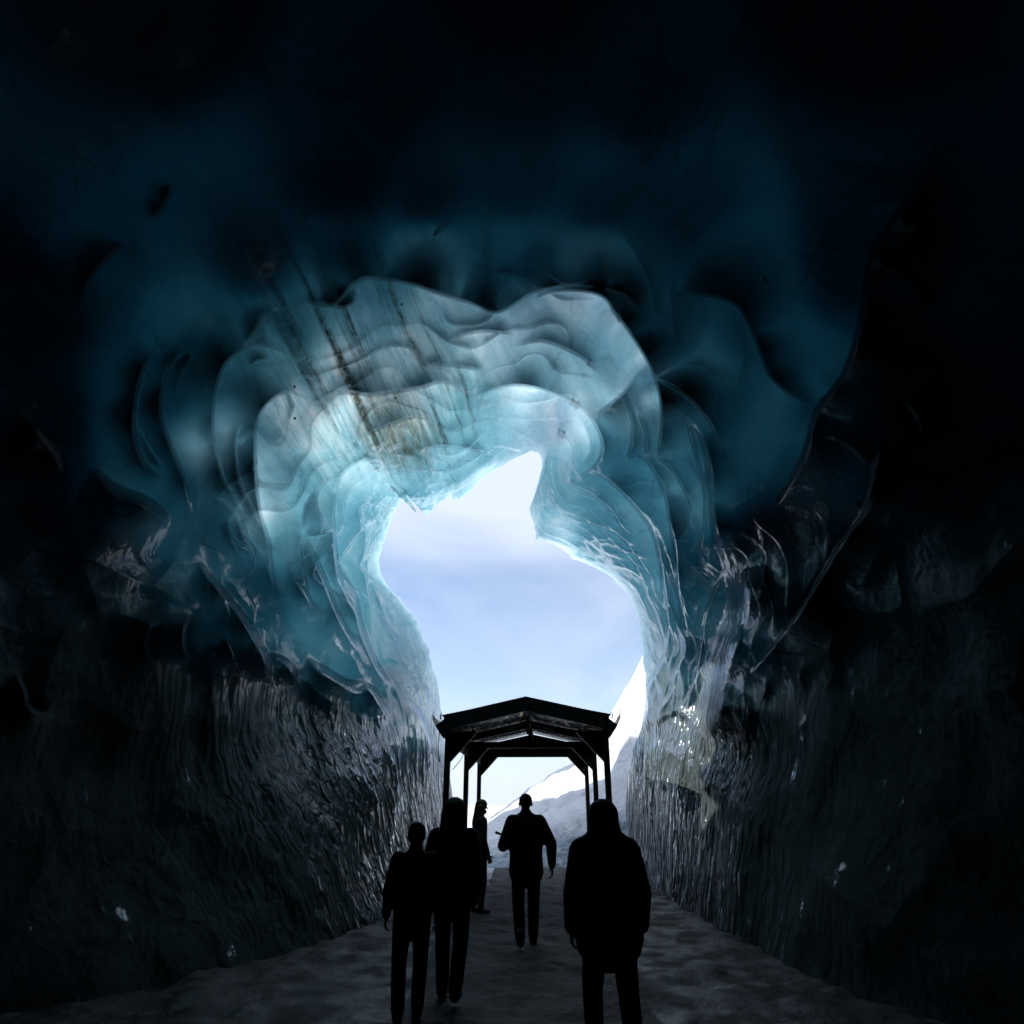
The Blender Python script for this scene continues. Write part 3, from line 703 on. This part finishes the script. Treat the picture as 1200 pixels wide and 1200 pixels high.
def gable(bm, y, half, zlo, zhi, depth, th):
    """an inverted V board"""
    out = []
    for yy in (y-th/2, y+th/2):
        for x, z in ((-half, zlo), (0, zhi), (half, zlo), (half, zlo-depth), (0, zhi-depth), (-half, zlo-depth)):
            out.append(bm.verts.new((x, yy, z)))
    n = 6
    for a, b in (((0,1,4,5), 0), ((1,2,3,4), 0)):
        bm.faces.new([out[i] for i in a]); bm.faces.new([out[i+n] for i in a][::-1])
    for i_ in range(n):
        bm.faces.new((out[i_], out[i_+n], out[(i_+1) % n+n], out[(i_+1) % n]))
    bmesh.ops.recalc_face_normals(bm, faces=bm.faces)
for k_, yy in enumerate(ys_):
    bm = bmesh.new(); gable(bm, yy, HW+.02, ZE-.01, ZA-.03, .16, .09); from_bm('rafter', bm, dark, sh)
    if k_ > 0:
        bm = bmesh.new(); bar(bm, (-HW+.06, yy, ZT+.03), (HW-.06, yy, ZT+.03), .085, .14); from_bm('tie_beam', bm, dark, sh)
        bm = bmesh.new(); bar(bm, (0, yy, ZT+.10), (0, yy, ZA-.2), .08, .08, Vector((0,1,0))); from_bm('king_post', bm, dark, sh)
# front fascia and solid rear gable board
bm = bmesh.new(); gable(bm, -.28, HW+.06, ZE+.02, ZA+.03, .27, .03); from_bm('fascia', bm, dark, sh)
bm = bmesh.new()
vs = [bm.verts.new((a, LEN+.07+b, z)) for b in (0, .02) for a, z in ((-HW, ZT-.02), (-HW, ZE-.02), (0, ZA-.02), (HW, ZE-.02), (HW, ZT-.02))]
bm.faces.new(vs[:5]); bm.faces.new(vs[5:][::-1])
for q_ in range(5): bm.faces.new((vs[q_], vs[q_+5], vs[(q_+1) % 5+5], vs[(q_+1) % 5]))
bmesh.ops.recalc_face_normals(bm, faces=bm.faces); from_bm('gable_board', bm, dark, sh)
# king post hanging in the first bay from the ridge beam
bm = bmesh.new(); bar(bm, (0, -.26, ZA-.12), (0, LEN+.05, ZA-.12), .07, .12); from_bm('ridge_beam', bm, dark, sh)
bm = bmesh.new(); bar(bm, (.0, 1.25, ZT+.08), (.0, 1.25, ZA-.18), .06, .06, Vector((0,1,0)))
bar(bm, (-.55, 1.25, ZT+.16), (0, 1.25, ZT+.34), .05, .05); bar(bm, (.55, 1.25, ZT+.16), (0, 1.25, ZT+.34), .05, .05)
from_bm('hanger', bm, pale, sh)
for sx in (-1, 1):
    # sagging roof sheet
    bm = bmesh.new(); nx, ny = 14, 70; g = []
    for b_ in (0, 1):
        gg = []
        for iy in range(ny+1):
            y = -.3+(LEN+.5)*iy/ny
            row = []
            for ix in range(nx+1):
                u = ix/nx; x = sx*u*(HW+.10)
                bay = abs(math.sin(math.pi*(y/(LEN/2))))
                sag = -.035*bay*math.sin(math.pi*min(u*1.05, 1)) - .012*math.sin(y*9+u*5)*bay
                z = ZA+.015-(ZA-ZE)*u + sag + b_*.012
                row.append(bm.verts.new((x, y, z)))
            gg.append(row)
        g.append(gg)
    for b_ in (0, 1):
        for iy in range(ny):
            for ix in range(nx):
                q_ = (g[b_][iy][ix], g[b_][iy][ix+1], g[b_][iy+1][ix+1], g[b_][iy+1][ix])
                bm.faces.new(q_ if b_ else q_[::-1])
    for iy in range(ny):
        bm.faces.new((g[0][iy][nx], g[1][iy][nx], g[1][iy+1][nx], g[0][iy+1][nx]))
    for ix in range(nx):
        bm.faces.new((g[0][0][ix], g[0][0][ix+1], g[1][0][ix+1], g[1][0][ix]))
    bmesh.ops.recalc_face_normals(bm, faces=bm.faces)
    from_bm('roof_sheet', bm, tarp, sh, True)
    # eave beam, hanging side valance, flared gutter with upturned end
    bm = bmesh.new(); bar(bm, (sx*(HW+.0), -.26, ZE-.12), (sx*(HW+.0), LEN+.05, ZE-.12), .10, .15); from_bm('eave_beam', bm, dark, sh)
    bm = bmesh.new()
    pr = [(.05, -.02), (.21, -.14), (.27, -.02), (.285, .03), (.262, -.02), (.20, -.165), (.06, -.36), (.045, -.36)]
    prev = None
    for y in np.linspace(-.30, LEN+.15, 24):
        ring_ = [bm.verts.new((sx*(HW+a), y, ZE-.02+b+.01*math.sin(y*4))) for a, b in pr]
        if prev:
            for q_ in range(len(pr)): bm.faces.new((prev[q_], prev[(q_+1) % 8], ring_[(q_+1) % 8], ring_[q_]))
        else: bm.faces.new(ring_)
        prev = ring_
    bm.faces.new(prev[::-1]); bmesh.ops.recalc_face_normals(bm, faces=bm.faces)
    from_bm('gutter', bm, dark, sh)
    bm = bmesh.new(); bar(bm, (sx*(HW-.03), .1, ZE-.40), (sx*(HW-.03), LEN, ZE-.40), .03, .20)
    from_bm('side_rail', bm, pale if sx < 0 else dark, sh)
    bm = bmesh.new()
    tube(bm, [(sx*(HW+.22), -.27, ZE-.06), (sx*(HW+.275), -.28, ZE+.03), (sx*(HW+.26), -.27, ZE+.10)], [.012, .01, .004], 6)
    tube(bm, [(sx*(HW+.12), -.27, ZE-.05), (sx*(HW+.125), -.28, ZE+.02), (sx*(HW+.10), -.27, ZE+.07)], [.014, .012, .004], 6)
    from_bm('gutter_hook', bm, dark, sh)
bm = bmesh.new(); tube(bm, [(-HW-.02, 1.0, 2.25), (-HW+.10, 1.3, 2.45), (-HW+.16, 1.7, 2.72)], .008, 6); from_bm('guy_cable', bm, dark, sh)
bm = bmesh.new(); tube(bm, [(-HW-.16, -.1, ZE-.2), (-HW-.17, -.1, ZE-.55), (-HW-.13, -.1, ZE-.8)], .007, 6); from_bm('drip_cable', bm, dark, sh)
bm = bmesh.new(); tube(bm, [(HW-.16, 2.2, 2.74), (HW-.14, 2.2, 2.62), (HW-.09, 2.2, 2.58), (HW-.05, 2.2, 2.64), (HW-.04, 2.2, 2.76)], .006, 6); from_bm('hanging_loop', bm, dark, sh)

# ------------------------------------------------------------------ people
def blob(name, caps, voxel, mat, parent, smooth_it=4, extra=None):
    """tapered capsules merged into one continuous surface"""
    bm = bmesh.new()
    for cap in caps:
        p0, r0_, p1, r1_ = cap[:4]; sq = cap[4] if len(cap) > 4 else (1, 1)
        p0, p1 = Vector(p0), Vector(p1); dv = p1-p0; L = max(dv.length, 1e-5)
        q = (dv.normalized() if dv.length > 1e-5 else Vector((0, 0, 1)))
        sx_ = Vector((1, 0, 0)) - q*q.x
        if sx_.length < .3: sx_ = Vector((0, 1, 0)) - q*q.y
        sx_.normalize(); sy_ = q.cross(sx_)
        prof = [(-r0_*math.cos(a), r0_*math.sin(a)) for a in np.linspace(0, math.pi/2, 5)] + [(L+r1_*math.sin(a), r1_*math.cos(a)) for a in np.linspace(0, math.pi/2, 5)]
        prev = None; n = 14
        for h_, rr in prof:
            rr = max(rr, 1e-4)
            ring_ = [bm.verts.new(p0+q*h_+sx_*math.cos(2*math.pi*k/n)*rr*sq[0]+sy_*math.sin(2*math.pi*k/n)*rr*sq[1]) for k in range(n)]
            if prev:
                for k in range(n): bm.faces.new((prev[k], prev[(k+1) % n], ring_[(k+1) % n], ring_[k]))
            else: bm.faces.new(ring_[::-1])
            prev = ring_
        bm.faces.new(prev)
    bmesh.ops.recalc_face_normals(bm, faces=bm.faces)
    me = bpy.data.meshes.new(name); bm.to_mesh(me); bm.free()
    tmp = bpy.data.objects.new('tmp', me); col.objects.link(tmp)
    m = tmp.modifiers.new('r', 'REMESH'); m.mode = 'VOXEL'; m.voxel_size = voxel; m.use_smooth_shade = True
    m2 = tmp.modifiers.new('s', 'SMOOTH'); m2.factor = .5; m2.iterations = smooth_it
    dg = bpy.context.evaluated_depsgraph_get()
    res = bpy.data.meshes.new_from_object(tmp.evaluated_get(dg)); res.name = name
    bpy.data.objects.remove(tmp); bpy.data.meshes.remove(me)
    for p in res.polygons: p.use_smooth = True
    res.materials.clear()
    return link(name, res, mat, parent)
skin = principled('skin', (.42, .27, .20), .5, .4, bump=(60, .001))
def hand(side, wr, fw=(0, 0, -1), cl=.35):
    """palm, four bent fingers of different length and a thumb; side = -1 left, 1 right"""
    caps = []; wr = Vector(wr); f = Vector(fw).normalized()
    lat = Vector((0, 1, 0)); lat = (lat-f*lat.dot(f)).normalized(); inn = f.cross(lat)*1.0
    if inn.x*side > 0: inn = -inn
    palm = wr+f*.085
    for k in range(4):
        o_ = lat*(.030-.020*k)
        caps.append((wr+f*.01+o_*.6, .015, palm+o_, .012))
        ln = (.072, .080, .075, .058)[k]
        a = palm+o_; b = a+(f*math.cos(cl)+inn*math.sin(cl))*ln*.5; c_ = b+(f*math.cos(cl*2.3)+inn*math.sin(cl*2.3))*ln*.5
        caps += [(a, .0105, b, .0092), (b, .0092, c_, .0078)]
    th = wr+f*.03+lat*.026
    t1 = th+(f*.5+lat*.75+inn*.3).normalized()*.042; t2 = t1+(f*.85+lat*.2+inn*.45).normalized()*.034
    caps += [(th, .016, t1, .012), (t1, .012, t2, .009)]
    return caps
def person(loc, face, label, height=1.75, jacket=(.02, .02, .024), pants=(.012, .013, .016), headgear='short', hair=(.03, .02, .015),
           bulk=1.0, arms=None, stride=.0, group=None, head_turn=0):
    root = empty('person', loc, face); root.scale = (height/1.75,)*3
    tag(root, label, 'person', group)
    J = principled('jacket_cloth', jacket, .8, .2, bump=(9, .02), var=(5, .6), sheen=.0)
    Tm = principled('trouser_cloth', pants, .85, .2, bump=(10, .015))
    Bm = principled('boot_leather', (.02, .018, .016), .5, .4)
    Hm = principled('hair_strands' if headgear != 'hat' else 'knitted_wool', hair, .7, .3, bump=(45, .006), var=(20, .5))
    arms = arms or {}
    sh_ = [Vector((s_*.175, .0, 1.42)) for s_ in (-1, 1)]
    el = [Vector(arms.get(s_, ((s_*.255, -.02, 1.14), None))[0]) for s_ in (-1, 1)]
    wr = [Vector(arms.get(s_, (None, (s_*.265, .07, .90)))[1]) for s_ in (-1, 1)]
    hip = [Vector((s_*.095, 0, .92)) for s_ in (-1, 1)]; kn = [Vector((s_*.11, .03+s_*stride*.55+abs(stride)*.15, .50)) for s_ in (-1, 1)]; an = [Vector((s_*.10, -.01+s_*stride, .09+(.05 if s_*stride < 0 else 0)*min(1, abs(stride)*5))) for s_ in (-1, 1)]
    hd = Vector((0, .035, 1.635))
    ct, st = math.cos(head_turn), math.sin(head_turn)
    def hv(x, y, z): return hd+Vector((x*ct-y*st, x*st+y*ct, z))
    body = [(hv(0, -.012, .028), .085, hv(0, .005, .030), .083, (.92, 1)), (hv(0, .015, -.055), .058, hv(0, .04, -.070), .045),
            (hv(0, .085, .0), .012, hv(0, .100, -.020), .013), (hv(-.018, .078, -.058), .010, hv(.018, .078, -.058), .010),
            (hv(-.035, .070, .022), .012, hv(.035, .070, .022), .012),
            (hv(-.080, -.002, .008), .016, hv(-.082, -.006, -.018), .012), (hv(.080, -.002, .008), .016, hv(.082, -.006, -.018), .012),
            ((0, .0, 1.45), .060, (0, .02, 1.58), .052), ((-.13, 0, 1.40), .06, (.13, 0, 1.40), .06), ((0, 0, 1.30), .125, (0, 0, 1.0), .11, (1.15, .8))]
    for k, s_ in enumerate((-1, 1)):
        body += [(sh_[k], .05, el[k], .038), (el[k], .038, wr[k], .026), (hip[k], .08, kn[k], .052), (kn[k], .052, an[k], .036), (an[k]-Vector((0, .03, .03)), .035, an[k]+Vector((0, .13, -.05)), .03)]
        fdir = (wr[k]-el[k]).normalized(); body += hand(s_, wr[k], fdir, .45)
    blob('body', body, .0062, skin, root, 2)
    b = bulk
    jk = [((-.15, 0, 1.405), .085*b, (.15, 0, 1.405), .085*b), ((0, 0, 1.36), .16*b, (0, 0, 1.05), .155*b, (1.22, .84)), ((0, 0, 1.05), .155*b, (0, 0, .84), .165*b, (1.2, .88)),
          ((0, -.005, 1.44), .085, (0, .01, 1.535), .072)]
    for k, s_ in enumerate((-1, 1)):
        jk += [(sh_[k]+Vector((0, 0, -.005)), .085*b, el[k], .066*b), (el[k], .066*b, wr[k]-(wr[k]-el[k]).normalized()*.02, .048*b)]
    if headgear == 'hood':
        jk += [(hv(0, -.03, .035), .128, hv(0, .0, .0), .118), (hv(0, -.03, .0), .125, (0, -.02, 1.45), .15), ((-.09, -.02, 1.45), .115, (.09, -.02, 1.45), .115)]
    blob('jacket', jk, .016, J, root, 5)
    tr = []
    for k in range(2):
        tr += [(hip[k]+Vector((0, 0, .02)), .105, kn[k], .078), (kn[k], .078, an[k]+Vector((0, 0, .03)), .068)]
    tr.append(((-.05, 0, .93), .12, (.05, 0, .93), .12)); blob('trousers', tr, .016, Tm, root, 4)
    for k in range(2):
        a = an[k]; blob('boot', [(a+Vector((0, -.02, .06)), .062, a+Vector((0, -.03, -.03)), .052), (a+Vector((0, -.02, -.035)), .048, a+Vector((0, .15, -.048)), .040, (1.1, .9))], .01, Bm, root, 3)
    if headgear == 'short':
        blob('hair', [(hv(0, -.018, .040), .094, hv(0, .002, .046), .086, (.95, 1)), (hv(0, -.04, -.01), .075, hv(0, -.03, -.04), .055)], .008, Hm, root, 2)
    elif headgear == 'hat':
        hb = [(hv(0, -.014, .048), .099, hv(0, .004, .052), .094, (.97, 1)), (hv(0, -.012, .0), .096, hv(0, -.005, .02), .094)]
        blob('hat', hb, .008, Hm, root, 2)
    elif headgear in ('long', 'bushy'):
        g_ = 1.32 if headgear == 'bushy' else 1.05
        hb = [(hv(0, -.02, .040), .100*g_, hv(0, -.005, .042), .092*g_), (hv(-.06, -.04, .0), .062*g_, (-.075, -.05, 1.42), .050*g_), (hv(.06, -.04, .0), .062*g_, (.075, -.05, 1.42), .050*g_),
              (hv(0, -.06, .0), .075*g_, (0, -.09, 1.36), .055*g_)]
        for q_ in range(14):
            a = -math.pi*q_/13; x = math.cos(a)*.085*g_; y = math.sin(a)*.08*g_-.02
            hb.append((hv(x, y, .02), .026, (x*1.1+random.uniform(-.01, .01), y-.03, 1.36+random.uniform(-.05, .08)), .012))
        blob('hair', hb, .009, Hm, root, 1)
    return root
def place(x, ytop, Y, height):
    """foot position of a person whose head top shows at x,ytop at distance Y; the floor height follows"""
    p = at(x, ytop, Y); return (p.x, Y, p.z-height)
def floor(x, Y): return float(gz(np.array([x]), np.array([Y]))[0])+.01

def stand(x, ytop, Y, **k):
    p = at(x, ytop, Y); f = floor(p.x, Y); h = p.z-f
    print('person', x, 'height', round(h, 2))
    return person((p.x, Y, f), height=h, **k)
import sys
man = stand(616, 931, 9.4, face=R(4), label='short-haired man in a loose dark coat walking in the middle under the shelter roof', headgear='short', hair=(.02, .016, .012), bulk=1.15, stride=.22,
      arms={-1: ((-.30, -.02, 1.14), (-.20, .20, 1.20)), 1: ((.33, .0, 1.16), (.34, .05, .90))})
stand(533, 940, 7.0, face=R(-8), label='person with bushy hair and dark jacket beside the left front shelter post', headgear='bushy', hair=(.035, .03, .018), bulk=1.15, stride=-.16)
stand(563, 938, 12.2, face=R(-70), label='person with long brown hair seen side-on behind the slim rear left post', headgear='long', hair=(.16, .08, .045), jacket=(.03, .035, .045), bulk=.95)
stand(489, 966, 6.4, face=R(10), label='shorter person in a dark knitted hat at the far left of the group', headgear='hat', hair=(.012, .012, .014), bulk=1.0, stride=.14)
stand(706, 943, 5.2, face=R(5), label='person in a large dark hood closest to the right shelter posts', headgear='hood', bulk=1.3, stride=-.2)
pz_ = at(669, 975, 27)
f_ = floor(pz_.x, 27)
person((pz_.x, 27, f_), face=R(160), height=max(1.5, pz_.z-f_), label='tiny distant person with dark red hat on the path', headgear='hat', hair=(.16, .02, .015), jacket=(.05, .02, .02))
# walking stick carried by the man
st = at(581.5, 975.5, 9.2); 
hw = man.matrix_basis @ Vector((-.20, .24, 1.22))
dirn = (hw-st).normalized()
bm = bmesh.new(); tube(bm, [st, st+dirn*.10, hw, hw+dirn*.45], [.018, .014, .013, .009], 10)
tag(from_bm('walking_stick', bm, principled('pale_ash_wood', (.42, .27, .15), .5, .4, var=(18, .6)), None, True), 'thin pale wooden stick held slanting by the man in the middle', 'stick')

# ------------------------------------------------------------------ render settings
scn.view_settings.view_transform = 'Standard'; scn.view_settings.look = 'None'; scn.view_settings.exposure = .4; scn.view_settings.gamma = 1
scn.render.engine = 'CYCLES'
cy = scn.cycles
cy.use_adaptive_sampling = True; cy.adaptive_threshold = .02; cy.adaptive_min_samples = 24
cy.max_bounces = 6; cy.diffuse_bounces = 2; cy.glossy_bounces = 2; cy.transmission_bounces = 4; cy.transparent_max_bounces = 10; cy.volume_bounces = 0
cy.use_denoising = True; cy.sample_clamp_indirect = 4
cy.caustics_reflective = True; cy.caustics_refractive = False
print('script', round(time.time()-_t, 1))
